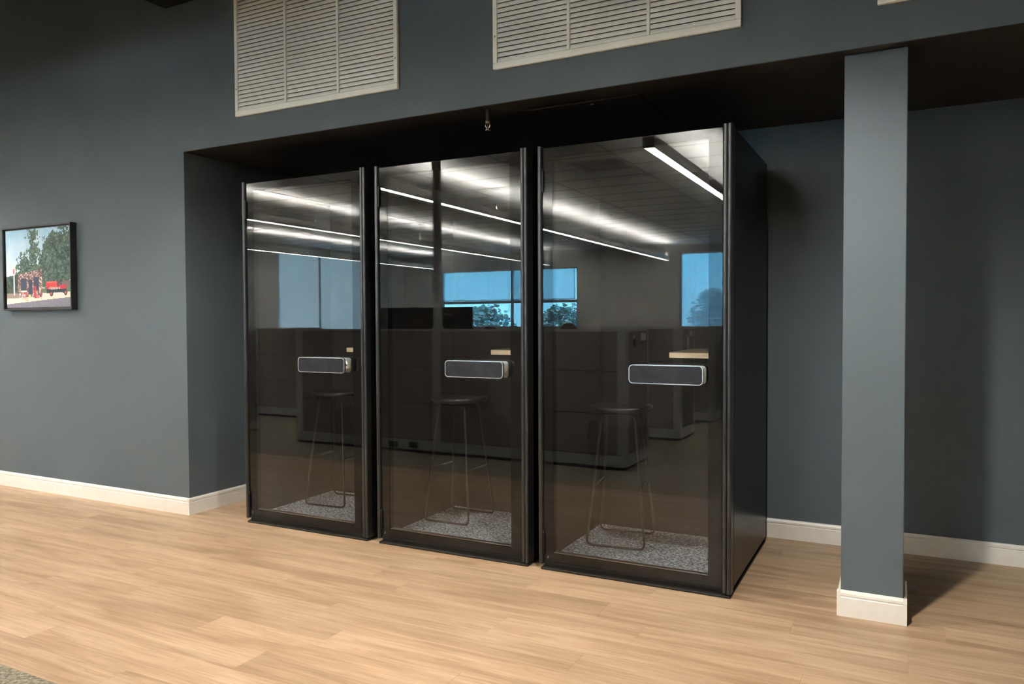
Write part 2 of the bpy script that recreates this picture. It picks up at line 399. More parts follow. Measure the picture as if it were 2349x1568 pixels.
def window_x(name, op, y, rail=None, mull=(), label=''):
    a, b, c, d = op; t = 0.05
    w = thing(name, label, None, ((a + b) / 2, y, c), kind='structure'); ox, oz = (a + b) / 2, c
    L = [(a - ox, b - ox, -0.05, 0.03, 0, t), (a - ox, b - ox, -0.05, 0.03, d - oz - t, d - oz), (a - ox, a - ox + t, -0.05, 0.03, t, d - oz - t), (b - ox - t, b - ox, -0.05, 0.03, t, d - oz - t)]
    boxes('window_frame', L, m_winframe, w)
    if rail: box('rail', a - ox + t, b - ox - t, -0.045, 0.02, rail - oz - 0.035, rail - oz + 0.035, m_winframe, w)
    xs = [a - ox + t] + [q - ox for q in mull] + [b - ox - t]
    for q in mull: box('mullion', q - ox - 0.025, q - ox + 0.025, -0.045, 0.025, t, d - oz - t, m_winframe, w)
    zs = [t] + ([rail - oz] if rail else []) + [d - oz - t]
    for p, q in zip(xs, xs[1:]):
        for r, s in zip(zs, zs[1:]): box('pane', p + 0.002, q - 0.002, -0.014, -0.008, r + 0.002, s - 0.002, m_wglass, w)
    box('sill', a - ox - 0.03, b - ox + 0.03, 0.032, 0.10, -0.03, 0.0, m_trim, w)
    return w
window_x('window_1', WM, YBACK_L - 0.08, 1.80, (-5.50,), 'wide office window with a mid rail mirrored in the middle booth')
window_x('window_2', WR, YBACK_R - 0.08, None, (), 'tall office window mirrored at the right of the right booth')
def roller(name, axis, a, b, z0, z1, pos, m, label):
    t = thing(name, label, 'window shade', ((a + b) / 2, pos, z1) if axis == 'x' else (pos, (a + b) / 2, z1), 0 if axis == 'x' else PI / 2)
    h = (b - a) / 2
    box('shade_cloth', -h, h, -0.001, 0.001, z0 - z1, -0.03, m, t)
    lathe('roller_tube', [(0.02, -h), (0.02, h)], m_light, t, 12, 'x', (0, 0, -0.02))
    box('hem_bar', -h, h, -0.006, 0.006, z0 - z1 - 0.02, z0 - z1, m_winframe, t)
    tube('pull_cord', [(h - 0.03, 0.012, -0.03), (h - 0.03, 0.014, -0.6), (h - 0.03, 0.012, -1.1)], 0.006, m_light, t)
    return t
roller('roller_shade', 'x', WM[0] + 0.06, -5.53, 1.86, WM[3] - 0.01, YBACK_L - 0.02, m_mesh, 'sheer mesh shade on the wide office window, side with monitors below')
roller('roller_shade', 'x', -5.47, WM[1] - 0.06, 1.86, WM[3] - 0.01, YBACK_L - 0.02, m_mesh, 'sheer mesh shade on the wide office window, beside the bright pull cord')
roller('roller_shade', 'x', WR[0] + 0.06, WR[1] - 0.06, 0.9, WR[3] - 0.01, YBACK_R - 0.02, m_mesh, 'sheer mesh shade on the tall window mirrored in the right booth')
# left side windows with drawn shades
w3 = thing('window_3', 'left office window behind drawn pale shades mirrored in the left booth', None, (X0 - 0.08, -10.7, 0.85), kind='structure')
def wl_box(n, y0, y1, z0, z1, x0=-0.05, x1=0.03, m=m_winframe): return box(n, x0, x1, y0 + 10.7, y1 + 10.7, z0 - 0.85, z1 - 0.85, m, w3)
for n, a, b, c, d in (('window_frame', -12.35, -9.05, 0.85, 0.90), ('window_frame', -12.35, -9.05, 2.95, 3.0), ('window_frame', -12.35, -12.30, 0.90, 2.95), ('window_frame', -9.10, -9.05, 0.90, 2.95), ('mullion', -10.448, -10.412, 0.90, 2.95)):
    wl_box(n, a, b, c, d, x1=0.075 if n == 'mullion' else 0.03)
wl_box('pane', -12.29, -10.47, 0.91, 2.94, -0.014, -0.008, m_wglass); wl_box('pane', -10.39, -9.11, 0.91, 2.94, -0.014, -0.008, m_wglass)
roller('roller_shade', 'y', -12.33, -10.45, 0.9, 2.99, X0 - 0.03, m_shade, 'drawn pale roller shade mirrored in the left booth, farther one')
roller('roller_shade', 'y', -10.41, -9.07, 0.9, 2.99, X0 - 0.03, m_shade, 'drawn pale roller shade mirrored in the left booth, nearer one')

# suspended ceiling: T-bars and tiles
ceil = st(box('ceiling', X0, X1, YBACK_R, YCE, ZC + 0.03, ZC + 0.1, m_tile))
TX, TY, GX, GY = 1.2192, 0.6096, 2.03, -1.27-0.6096*0.55
xs = []; x = GX
while x > X0: x -= TX
while x < X1: xs.append(x); x += TX
xs.append(x)
ys = []; y = GY + TY
while y > YBACK_R: ys.append(y); y -= TY
ys.append(y)
bars = [(max(x - 0.012, X0), min(x + 0.012, X1), YBACK_R, YCE - 0.05, ZC, ZC + 0.028) for x in xs if X0 < x < X1]
bars += [(X0, X1, max(y - 0.012, YBACK_R), min(y + 0.012, YCE - 0.05), ZC + 0.0004, ZC + 0.028) for y in ys if YBACK_R < y < YCE - 0.05]
tb = boxes('ceiling_grid', bars, m_tbar, ceil)
tcache = {}
for xa, xb in zip(xs, xs[1:]):
    for yb, ya in zip(ys, ys[1:]):
        a, b, c, d = max(xa + 0.013, X0), min(xb - 0.013, X1), max(ya + 0.013, YBACK_R), min(yb - 0.013, YCE - 0.05)
        if b - a < 0.05 or d - c < 0.05: continue
        k = (round(b - a, 3), round(d - c, 3))
        if k not in tcache:
            me = box_me('ceiling_tile', -k[0] / 2, k[0] / 2, -k[1] / 2, k[1] / 2, 0, 0.015, 0.003, 1); me.materials.append(m_tile); tcache[k] = me
        link('ceiling_tile', tcache[k], None, ceil, ((a + b) / 2, (c + d) / 2, ZC + 0.008))

# dark duct box against the wall, top left
db = thing('ceiling_duct', 'dark boxed duct corner under the black ceiling, top left', 'duct', (0.6, -0.6, ZTOP - 0.0005))
box('duct_box', -1.51, 2.6, -0.12, 0.555, 3.44 - ZTOP, 0, m_soffit, db)
boxes('duct_flange', [(-1.51, 2.6, -0.12, 0.555, 3.415 - ZTOP, 3.44 - ZTOP)], m_black, db, 0.004)

# ------------------------------------------------------------------ pendant lights
PY0, PY1, PZ = -2.26, -13.45, 2.66
def pendant(x, label, PY0=PY0):
    L = (PY0 - PY1) / 2
    t = thing('linear_pendant', label, 'pendant light', (x, (PY0 + PY1) / 2, PZ), group='linear pendant lights')
    boxes('housing', [(-0.047, 0.047, -L + 0.008, L - 0.008, 0.004, 0.072), (-0.047, -0.042, -L + 0.008, L - 0.008, 0.0721, 0.1), (0.042, 0.047, -L + 0.008, L - 0.008, 0.0721, 0.1)], m_fixture, t)
    for s in (-1, 1): box('end_cap', -0.048, 0.048, min(s * L, s * (L - 0.008)), max(s * L, s * (L - 0.008)), 0.0, 0.1, m_endcap, t)
    bm = bmesh.new(); bm_box(bm, -0.04, 0.04, -L + 0.009, L - 0.009, 0.0015, 0.0035); link('lens', mesh_from(bm, 'lens'), m_leddown, t)
    bm = bmesh.new(); bm_box(bm, -0.035, 0.035, -L + 0.009, L - 0.009, 0.0725, 0.0745); link('uplight_lens', mesh_from(bm, 'uplight_lens'), m_ledup, t)
    n = 5
    for i in range(n):
        y = L - 0.12 - i * (2 * L - 0.24) / (n - 1)
        c = tube('cable', [(0, y, 0.075), (0, y, ZC - PZ - 0.02)], 0.003, m_cable, t, n=6)
        if i in (0, n - 1): tube('power_cord', [(0.012, y - 0.02, 0.075), (0.03, y - 0.03, 0.2), (0.008, y - 0.01, ZC - PZ - 0.02)], 0.005, m_cable, t, n=6)
        lathe('canopy', [(0.035, ZC - PZ - 0.022), (0.04, ZC - PZ - 0.002)], m_cable, c, 12, 'z', (0, y, 0))
    return t
pendant(1.74, 'pendant light strip mirrored in the top corner of the right booth')
pendant(-1.24, 'pendant light strip mirrored across the middle booth into the right one', -2.46)
pendant(-4.20, 'pendant light strip mirrored from the left booth across the middle booth, second from top')
pendant(-7.35, 'lowest and farthest pendant light strip mirrored in the left and middle booths')

# recessed downlights in the tiled ceiling, a row in front of the booths
m_can = mat('downlight_baffle', (0.55, 0.54, 0.52), 0.4)
m_lamp = emis('downlight_lens', (1.0, 0.97, 0.9), 25.0)
def downlight(x, y, label, power=SPOT_W):
    t = thing('recessed_downlight', label, 'ceiling light', (x, y, ZC + 0.004), group='recessed downlights')
    bm = bmesh.new()
    prof = [(0.085, -0.006), (0.085, 0.0), (0.066, 0.0), (0.060, 0.02), (0.058, 0.02), (0.064, -0.004), (0.066, -0.006)]
    bm_lathe(bm, prof[:1] + prof[1:], 24); link('trim_ring', mesh_from(bm, 'trim_ring'), m_can, t)
    lathe('lens', [(0.050, -0.008), (0.055, -0.0065)], m_lamp, t, 24)
    ld = bpy.data.lights.new('downlight_beam', 'SPOT'); ld.energy = power; ld.color = LED_COL; ld.spot_size = math.radians(138); ld.spot_blend = 0.62; ld.shadow_soft_size = 0.05
    lo = bpy.data.objects.new('downlight_beam', ld); COL.objects.link(lo); lo.parent = t; lo.location = (0, 0, -0.075)
for x, lb in ((3.04, 'recessed downlight in the ceiling in front of the right booth'), (0.45, 'recessed downlight in the ceiling in front of the left booth'), (-3.75, 'recessed downlight in the ceiling in front of the framed picture'), (-6.6, 'recessed downlight in the ceiling far left, beyond the picture')):
    downlight(x, -1.37, lb, SPOT_W * (1.15 if x > 3 else 1.0))

# ceiling fittings
def sprinkler(loc, label, drop, pipe_m, grp):
    t = thing('fire_sprinkler', label, 'sprinkler', loc, 0.35, grp)
    lathe('drop_pipe', [(0.011, -drop), (0.011, 0)], pipe_m, t, 12)
    lathe('body', [(0.008, -drop - 0.012), (0.012, -drop - 0.010), (0.012, -drop - 0.001)], m_brass, t, 12)
    z = -drop
    for s in (-1, 1):
        tube('frame_arm', [(s * 0.010, 0, z - 0.008), (s * 0.0125, 0, z - 0.026), (s * 0.002, 0, z - 0.046)], 0.0024, m_chrome, t, n=8)
    lathe('glass_bulb', [(0.001, z - 0.042), (0.003, z - 0.034), (0.003, z - 0.018), (0.001, z - 0.012)], mat('bulb_red', (0.25, 0.05, 0.03), 0.2), t, 8)
    bm = bmesh.new()
    for k in range(10):
        a = 2 * PI * k / 10; c, s2 = math.cos(a), math.sin(a)
        w = 0.0032; p = [(0.002, -w), (0.0145, -w), (0.0145, w), (0.002, w)]
        top = [bm.verts.new((c * x - s2 * y, s2 * x + c * y, z - 0.049)) for x, y in p]
        bot = [bm.verts.new((c * x - s2 * y, s2 * x + c * y, z - 0.0505)) for x, y in p]
        bm.faces.new(top); bm.faces.new(bot[::-1])
        for i in range(4): bm.faces.new((top[i], bot[i], bot[(i + 1) % 4], top[(i + 1) % 4]))
    link('deflector', mesh_from(bm, 'deflector'), m_chrome, t)
    return t
sprinkler((1.535, 0.02, ZH - 0.004), 'small metal fire sprinkler hanging from the black soffit above the booths', 0.062, m_soffit, None)
for i, (x, y, lb) in enumerate(((-1.80, -8.65, 'ceiling sprinkler mirrored at the left edge of the right booth'),
        (-1.98, -11.8, 'ceiling sprinkler mirrored near the hanging cable in the right booth'),
        (-7.12, -9.2, 'ceiling sprinkler mirrored in the left booth'),
        (-6.9, -11.4, 'ceiling sprinkler mirrored low in the middle booth'))):
    sprinkler((x, y, ZC + 0.008), lb, 0.03, m_cable, 'office ceiling sprinklers')
sd = thing('smoke_detector', 'round white smoke detector on the tiled ceiling, mirrored in the right booth', 'detector', (-0.68, -8.13, ZC + 0.008))
lathe('housing', [(0.055, -0.045), (0.07, -0.03), (0.072, -0.001)], m_light, sd, 20); lathe('sensor_cap', [(0.02, -0.062), (0.032, -0.0455)], m_pmetal, sd, 16)
cv = thing('ceiling_diffuser', 'dark square air return in the tiled ceiling, mirrored in the right booth', 'vent', (0.50, -4.55, ZC + 0.007))
boxes('grille_frame', [(-0.30, 0.30, -0.30, -0.27, -0.012, 0), (-0.30, 0.30, 0.27, 0.30, -0.012, 0), (-0.30, -0.27, -0.27, 0.27, -0.012, 0), (0.27, 0.30, -0.27, 0.27, -0.012, 0)], m_tbar, cv)
box('backing', -0.27, 0.27, -0.27, 0.27, -0.002, 0, m_duct, cv)
for i in range(9): box('slat', -0.27, 0.27, -0.25 + i * 0.06, -0.235 + i * 0.06, -0.010, -0.002, m_pmetal, cv)

# soffit access panel
ap = thing('access_panel', 'flush black access panel in the soffit above the right booth', 'access panel', (2.03, 0.415, ZH - 0.004))
box('panel', -0.315, 0.315, -0.29, 0.29, -0.008, 0, m_soffit, ap, 0.002)
lathe('latch', [(0.008, -0.011), (0.01, -0.008)], m_pmetal, ap, 12, 'z', (0.05, -0.25, 0))

# ------------------------------------------------------------------ louvred wall vents
def blade_profile():
    # blade leaning out at its lower edge, curved towards the room
    P = [(-0.0120, 0.0000), (-0.0114, 0.0070), (-0.0096, 0.0146), (-0.0060, 0.0224)]
    Q = [(-0.0045, 0.0224), (-0.0081, 0.0137), (-0.0098, 0.0066), (-0.0104, 0.0000)]
    return P + Q
BW = 0.398
bm = bmesh.new(); bm_extrude(bm, blade_profile(), 'x', -BW / 2, BW / 2); blade_me = mesh_from(bm, 'louvre_slat'); blade_me.materials.append(m_vent)
def vent(x0, x1, z0, z1, label):
    cx = (x0 + x1) / 2; h = (x1 - x0) / 2; f = 0.026
    t = thing('louvre_vent', label, 'vent', (cx, YW, z0), group='louvred wall vents')
    H = z1 - z0
    def fr(n, a, b, c, d):
        return box(n, a, b, -0.020, -0.0005, c, d, m_vent, t, 0.003)
    fr('frame_bar', -h, h, 0, f + 0.008); fr('frame_bar', -h, h, H - f, H); fr('frame_bar', -h, -h + f, f + 0.008, H - f); fr('frame_bar', h - f, h, f + 0.008, H - f)
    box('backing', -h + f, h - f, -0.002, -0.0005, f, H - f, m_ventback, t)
    col = (2 * h - 2 * f - 2 * 0.016) / 3
    for i in (1, 2):
        xm = -h + f + i * col + (i - 1) * 0.016
        box('mullion', xm, xm + 0.016, -0.0205, -0.002, f + 0.008, H - f, m_vent, t, 0.002)
    pitch = 0.0254; n = int((H - f - f - 0.012) / pitch)
    for i in range(3):
        xc = -h + f + col / 2 + i * (col + 0.016)
        for k in range(n):
            o = link('louvre_slat', blade_me, None, t, (xc, -0.0045, f + 0.009 + k * pitch)); o.scale.x = (col - 0.001) / BW
    for sx in (-1, 1): lathe('screw', [(0.004, -0.0225), (0.005, -0.0205)], m_pmetal, t, 10, 'y', (sx * (h - f / 2), 0, 0.17))
    return t
vent(-0.255, 1.003, 2.607, 3.385, 'cream louvred vent above the left and middle booths, largest in view')
vent(1.612, 2.878, 2.617, 3.385, 'cream louvred vent above the right booth, middle of the three vents')
vent(3.43, 4.69, 2.605, 3.385, 'cream louvred vent at the top right, only its bottom frame showing')

# ------------------------------------------------------------------ phone booths
BWD, BD, BHT = 0.988, 1.012, 2.20
def make_booth():
    t = thing('phone_booth', '', 'phone booth', (0, 0, 0), group='row of phone booths')
    box('base_plate', 0.012, BWD - 0.002, -0.012, BD, 0.0, 0.012, m_base, t, 0.004)
    box('plinth', 0.030, BWD - 0.012, 0.004, BD - 0.01, 0.012, 0.034, m_rubber, t)
    # posts
    extrude('post', [(x, y) for x, y in rrect(0.0, 0.024, -0.014, 0.06, 0.0095, 5)], 'z', 0.030, BHT, m_post, t, False)
    prof = rrect(BWD - 0.040, BWD - 0.0205, -0.012, 0.06, 0.008, 5)
    extrude('post', prof, 'z', 0.022, BHT + 0.004, m_post, t)
    prof = rrect(BWD - 0.0200, BWD, -0.013, 0.06, 0.009, 5)
    extrude('post', prof, 'z', 0.018, BHT + 0.004, m_post, t)
    # shell
    for x0, x1, xi0, xi1 in ((0.0, 0.030, 0.0305, 0.045), (BWD - 0.030, BWD, BWD - 0.045, BWD - 0.0305)):
        s = box('side_panel', x0 + 0.0005, x1 - 0.0005, 0.0605, BD, 0.030, BHT, m_black, t, 0.006)
        box('felt_lining', xi0, xi1, 0.0605, 0.788, 0.0345, 2.15, m_felt, s)
    s = box('back_panel', 0.0305, BWD - 0.0305, 0.805, BD - 0.001, 0.0345, BHT - 0.031, m_black, t)
    box('felt_lining', 0.0455, BWD - 0.0455, 0.790, 0.8045, 0.053, 2.149, m_felt, s)
    s = box('roof', 0.0305, BWD - 0.0305, 0.0605, BD - 0.0015, BHT - 0.030, BHT - 0.002, m_black, t, 0.004)
    box('felt_lining', 0.0455, BWD - 0.0455, 0.0605, 0.7895, 2.151, 2.168, m_felt, s)
    box('carpet_floor', 0.0455, BWD - 0.0455, 0.056, 0.7895, 0.0345, 0.050, m_bcarpet, t)
    box('threshold', 0.06, BWD - 0.062, 0.048, 0.0555, 0.0345, 0.066, m_silver, t, 0.001)
    # fixed shelf desk on the right-hand wall
    bm = bmesh.new(); bm_extrude(bm, rrect(0.618, BWD - 0.0455, 0.25, 0.789, 0.02, 4), 'z', 1.108, 1.134); link('shelf_desk', mesh_from(bm, 'shelf_desk'), m_ply, t)
    d = [o for o in t.children if o.name.startswith('shelf_desk')][0]
    bm = bmesh.new(); bm_extrude(bm, rrect(0.622, BWD - 0.0475, 0.254, 0.788, 0.018, 4), 'z', 1.134, 1.137); link('laminate_top', mesh_from(bm, 'laminate_top'), mat('desk_laminate', (0.13, 0.10, 0.07), 0.5), d)
    for yb in (0.40, 0.66): box('bracket', 0.70, BWD - 0.0455, yb, yb + 0.02, 1.06, 1.108, m_black, d)
    # door: black ring let into the glass sheet
    x0, x1, z0, z1 = 0.027, BWD - 0.043, 0.036, 2.192
    gx0, gx1, gz0, gz1 = 0.080, BWD - 0.108, 0.088, 2.146
    bm = bmesh.new()
    for b in ((x0 + 0.001, gx0, 0.004, 0.046, z0 + 0.001, z1 - 0.001), (gx1, x1 - 0.001, 0.004, 0.046, z0 + 0.001, z1 - 0.001), (gx0, gx1, 0.004, 0.046, z0 + 0.001, gz0), (gx0, gx1, 0.004, 0.046, gz1, z1 - 0.001)): bm_box(bm, *b)
    door = link('door', mesh_from(bm, 'door'), m_frit, t)
    box('glass', x0, x1, 0.0, 0.010, z0, z1, m_glass, door)
    box('bottom_seal', gx0, gx1, 0.0102, 0.040, gz0 + 0.0005, gz0 + 0.004, m_silver, door)
    box('drip_edge', x0, x1, -0.003, -0.0005, z0 - 0.003, z0 + 0.006, m_rubber, door)
    for zh in (2.02, 0.135):
        box('hinge', 0.0245, 0.034, -0.011, -0.0008, zh - 0.055, zh + 0.055, m_black, door, 0.002)
        lathe('hinge_pin', [(0.004, zh + 0.056), (0.004, zh + 0.064), (0.0015, zh + 0.066)], m_post, door, 10, 'z', (0.0285, -0.006, 0))
    # small etched stamp, lower left of the glass
    boxes('etched_stamp', [(0.046, 0.054, -0.0007, -0.0003, 0.070, 0.0715), (0.0485, 0.0505, -0.0007, -0.0003, 0.062, 0.070), (0.044, 0.050, -0.0007, -0.0003, 0.0600, 0.0618)], m_stamp, door)
    # handle: back plate on the glass, pull plate held off it
    hx0, hx1, hz0, hz1 = 0.512, 0.871, 0.997, 1.088
    h = extrude('door_handle', rrect(hx0, hx1, hz0 + 0.002, hz1 - 0.002, 0.016), 'y', -0.006, -0.0006, m_silver, t)
    bm = bmesh.new()
    O = rrect(hx0, hx1, hz0, hz1, 0.020, 8); I = rrect(hx0 + 0.0036, hx1 - 0.0036, hz0 + 0.0036, hz1 - 0.0036, 0.0165, 8)
    ya, yb = -0.068, -0.052
    ov = [[bm.verts.new((p[0], yy, p[1])) for p in O] for yy in (ya, yb)]; iv = [[bm.verts.new((p[0], yy, p[1])) for p in I] for yy in (ya, yb)]
    n = len(O)
    for i in range(n):
        j = (i + 1) % n
        bm.faces.new((ov[0][i], ov[0][j], ov[1][j], ov[1][i])); bm.faces.new((iv[0][i], iv[1][i], iv[1][j], iv[0][j]))
        bm.faces.new((ov[0][i], iv[0][i], iv[0][j], ov[0][j])); bm.faces.new((ov[1][i], ov[1][j], iv[1][j], iv[1][i]))
    link('pull_rim', mesh_from(bm, 'pull_rim'), m_silver, h)
    extrude('pull_face', rrect(hx0 + 0.0038, hx1 - 0.0038, hz0 + 0.0038, hz1 - 0.0038, 0.0163, 8), 'y', -0.0665, -0.0525, m_panel, h)
    lathe('spindle', [(0.026, -0.0062), (0.0265, -0.016), (0.021, -0.030), (0.019, -0.052)], m_chrome, h, 24, 'y', (hx1 - 0.046, 0, (hz0 + hz1) / 2))
    return t
booth = make_booth()
LB = ['left black glass phone booth of three, next to the niche wall', 'middle black glass phone booth, between the other two', 'right black glass phone booth, its black side panel in view']
for i, x in enumerate((-0.262, 0.795, 1.843)):
    o = booth if i == 0 else copy_tree(booth)
    o.location = (x, 0, 0); o['label'] = LB[i]

# ------------------------------------------------------------------ bar stools
def make_stool():
    t = thing('bar_stool', '', 'stool', (0, 0, 0), group='bar stools in the booths')
    bm = bmesh.new(); nx, ny = 14, 12
    def outline(u):  # superellipse, a little wider at the back
        a = 2 * PI * u; c, s = math.cos(a), math.sin(a); e = 0.62
        x = 0.170 * math.copysign(abs(c) ** e, c); y = 0.145 * math.copysign(abs(s) ** e, s)
        return x * (1.0 - 0.06 * s * -1), y
    N = 40; rings = []
    for (sc, z) in ((0.90, 0.736), (0.985, 0.742), (1.0, 0.752), (0.985, 0.763), (0.93, 0.768), (0.6, 0.764), (0.25, 0.760)):
        ring = []
        for k in range(N):
            x, y = outline(k / N); x *= sc; y *= sc
            ring.append(bm.verts.new((x, y, z + 0.16 * x * x * 2.2 - 0.25 * y * abs(y) * 0.4)))
        rings.append(ring)
    for a, b in zip(rings, rings[1:]):
        for k in range(N): bm.faces.new((a[k], a[(k + 1) % N], b[(k + 1) % N], b[k]))
    bm.faces.new(rings[0][::-1]); bm.faces.new(rings[-1])
    link('seat', mesh_from(bm, 'seat', True), m_seat, t)
    r = 0.0062
    for s in (-1, 1):
        P = fillet([(-0.162, s * 0.165, r), (0.162, s * 0.165, r), (0.092, s * 0.085, 0.728), (-0.092, s * 0.085, 0.728)], 0.035)
        tube('sled_frame', P, r, m_bronze, t, True)
    for s in (-1, 1):
        k = 0.32 / 0.722; xx = s * (0.162 - 0.070 * k); yy = 0.165 - 0.080 * k
        tube('footrest', [(xx, -yy, 0.326), (xx, yy, 0.326)], 0.0055, m_bronze, t)
    return t
stool = make_stool()
SL = ['black bar stool with wire legs inside the left booth', 'black bar stool with wire legs inside the middle booth', 'black bar stool with wire legs inside the right booth']
for i, (x, y, a) in enumerate(((0.045, 0.545, 4), (1.025, 0.545, 0), (2.118, 0.515, 7))):
    o = stool if i == 0 else copy_tree(stool)
    o.location = (x, y, 0.050); o.rotation_euler.z = math.radians(a); o['label'] = SL[i]

# ------------------------------------------------------------------ framed picture on the left wall
PX0, PX1, PZ0, PZ1 = -2.775, -1.912, 1.402, 2.045
pf = thing('framed_picture', 'black framed photograph of a stone petrol station and red truck on the wall', 'picture', ((PX0 + PX1) / 2, YW, PZ0))
hw, hh = (PX1 - PX0) / 2, PZ1 - PZ0
for a, b, c, d in ((-hw, hw, 0, 0.012), (-hw, hw, hh - 0.012, hh), (-hw, -hw + 0.012, 0.012, hh - 0.012), (hw - 0.012, hw, 0.012, hh - 0.012)):
    box('frame_bar', a, b, -0.05, -0.0005, c, d, m_picframe, pf, 0.0015)
box('backing', -hw + 0.012, hw - 0.012, -0.030, -0.0005, 0.012, hh - 0.012, m_picframe, pf)
# printed photograph: one flat sheet, colours per cell
NU, NV = 210, 156
U, V = np.meshgrid((np.arange(NU) + 0.5) / NU, (np.arange(NV) + 0.5) / NV, indexing='ij')
rng = np.random.RandomState(3)
def fbm(u, v, sc, oc=4, seed=0):
    out = np.zeros_like(u)
    for i in range(u.shape[0]):
        for j in range(u.shape[1]):
            out[i, j] = noise.fractal(Vector((u[i, j] * sc, v[i, j] * sc * 0.74, seed * 7.3)), 1.0, 2.0, oc)
    return out
n1 = fbm(U, V, 7, 4, 1); n2 = fbm(U, V, 26, 3, 2); n3 = fbm(U, V, 60, 2, 3)
img = np.zeros((NU, NV, 3))
def put(mask, c): img[mask] = c
sky = np.stack([np.interp(V, [0.3, 1], [225, 150]), np.interp(V, [0.3, 1], [228, 190]), np.interp(V, [0.3, 1], [232, 214])], -1)
cl = np.clip(n1 * 0.8 + 0.25, 0, 1)[..., None] * 0.45
img[:] = sky * (1 - cl) + 232 * cl
leafc = np.stack([64 + 34 * n2, 84 + 36 * n2, 74 + 26 * n2], -1) + (n3[..., None] > 0.28) * 34
def tree(cx, cz, rx, rz, rag):
    return ((U - cx) / rx) ** 2 + ((V - cz) / rz) ** 2 < 1 + rag * (n2 + 0.7 * n3)
for a in ((0.82, 0.58, 0.27, 0.40, 0.5), (0.66, 0.50, 0.16, 0.30, 0.6), (0.33, 0.47, 0.16, 0.20, 1.0), (0.44, 0.62, 0.08, 0.30, 1.7), (0.43, 0.88, 0.075, 0.11, 2.3), (0.22, 0.58, 0.06, 0.10, 2.2), (0.95, 0.88, 0.17, 0.16, 1.6)):
    mk = tree(*a); img[mk] = leafc[mk]
mk = (V < 0.42 + 0.05 * n1) & (V > 0.15) & (U < 0.22); img[mk] = leafc[mk] * 0.78
put((V > 0.15) & (V < 0.24) & (U > 0.55), (92, 112, 84)); put((V > 0.24) & (V < 0.33) & (U > 0.88), (120, 100, 98))
put(V < 0.165 + 0.02 * U, (226, 208, 192)); put((V < 0.185) & (V > 0.12) & (U < 0.2), (150, 128, 118))
put((V < 0.12) & (U < 0.35) & (n1 > 0.0), (205, 176, 150)); mk = V < 0.045 + 0.075 * U; img[mk] = np.array((126, 120, 132)) + 10 * n3[mk][:, None]
# stone building
bld = (U > 0.19) & (U < 0.565) & (V > 0.125) & (V < 0.435 + 0.045 * np.clip((U - 0.19) / 0.37, 0, 1))
st_n = 0.35 * np.sin(U * 120 + 5.1 * np.floor(V * 44) ** 1.3) + 1.2 * n3 + 0.5 * n2
img[bld] = np.where((st_n[bld] > 0.35)[:, None], (205, 190, 182), np.where((st_n[bld] > -0.2)[:, None], (150, 112, 104), (104, 80, 80)))
for a, b, c, d in ((0.235, 0.325, 0.215, 0.37), (0.352, 0.412, 0.165, 0.35), (0.432, 0.515, 0.215, 0.385)): put((U > a) & (U < b) & (V > c) & (V < d), (62, 66, 82))
put((U > 0.235) & (U < 0.325) & (np.abs(V - 0.207) < 0.008), (228, 222, 216)); put((U > 0.27) & (U < 0.33) & (V > 0.135) & (V < 0.195), (190, 74, 70)); put(((U - 0.29) ** 2 + (0.74 * (V - 0.155)) ** 2) < 0.012 ** 2, (240, 225, 215))
put((U > 0.445) & (U < 0.47) & (V > 0.115) & (V < 0.27), (196, 60, 62)); put((U > 0.47) & (U < 0.52) & (V > 0.115) & (V < 0.155), (214, 120, 124)); put((U > 0.545) & (U < 0.55) & (V > 0.10) & (V < 0.22), (170, 50, 50)); put((U > 0.36) & (U < 0.385) & (V > 0.12) & (V < 0.16), (224, 206, 120))
put((U > 0.51) & (U < 0.545) & (V > 0.44) & (V < 0.50), (90, 76, 84))
# sign pole
put((U > 0.112) & (U < 0.132) & (V > 0.16) & (V < 0.42), (226, 232, 236)); put(((U - 0.122) / 0.028) ** 2 + ((V - 0.47) / 0.06) ** 2 < 1, (216, 210, 212)); put(((U - 0.122) / 0.013) ** 2 + ((V - 0.47) / 0.035) ** 2 < 1, (190, 110, 112))
# truck
put((U > 0.625) & (U < 0.80) & (V > 0.245) & (V < 0.322), (208, 62, 58)); put((U > 0.64) & (U < 0.78) & (V > 0.30) & (V < 0.322), (224, 104, 92)); put((U > 0.79) & (U < 0.845) & (V > 0.235) & (V < 0.325), (96, 74, 78))
put((U > 0.82) & (U < 0.925) & (V > 0.20) & (V < 0.275), (198, 58, 72)); put((U > 0.63) & (U < 0.82) & (V > 0.225) & (V < 0.255), (184, 50, 50)); put((U > 0.635) & (U < 0.93) & (V > 0.175) & (V < 0.222), (54, 58, 66))
for cu, cvv in ((0.705, 0.168), (0.915, 0.178)):
    put(((U - cu) / 0.026) ** 2 + ((V - cvv) / 0.036) ** 2 < 1, (48, 46, 52)); put(((U - cu) / 0.014) ** 2 + ((V - cvv) / 0.019) ** 2 < 1, (196, 84, 84))
put((U > 0.735) & (U < 0.87) & (V > 0.163) & (V < 0.178), (222, 214, 208)); put(((U - 0.825) / 0.008) ** 2 + ((V - 0.236) / 0.011) ** 2 < 1, (236, 214, 214))
FONT = {'T': '111010010010010', 'E': '111100110100111', 'X': '101101010101101', 'A': '010101111101101', 'C': '011100100100011', 'O': '010101101101010', '*': '000010111010000'}
i0, j0 = int(0.665 * NU), int(0.224 * NV)
for q, ch in enumerate('*TEXACO*'):
    for b, bit in enumerate(FONT[ch]):
        ii, jj = i0 + q * 4 + b % 3, j0 + 4 - b // 3
        if bit == '1': img[ii, jj] = (236, 226, 226)
img = np.clip(img + 5 * n3[..., None], 0, 255) / 255.0
lin = np.where(img <= 0.04045, img / 12.92, ((img + 0.055) / 1.055) ** 2.4)
px, pz = np.linspace(-hw + 0.024, hw - 0.024, NU + 1), np.linspace(0.022, hh - 0.022, NV + 1)
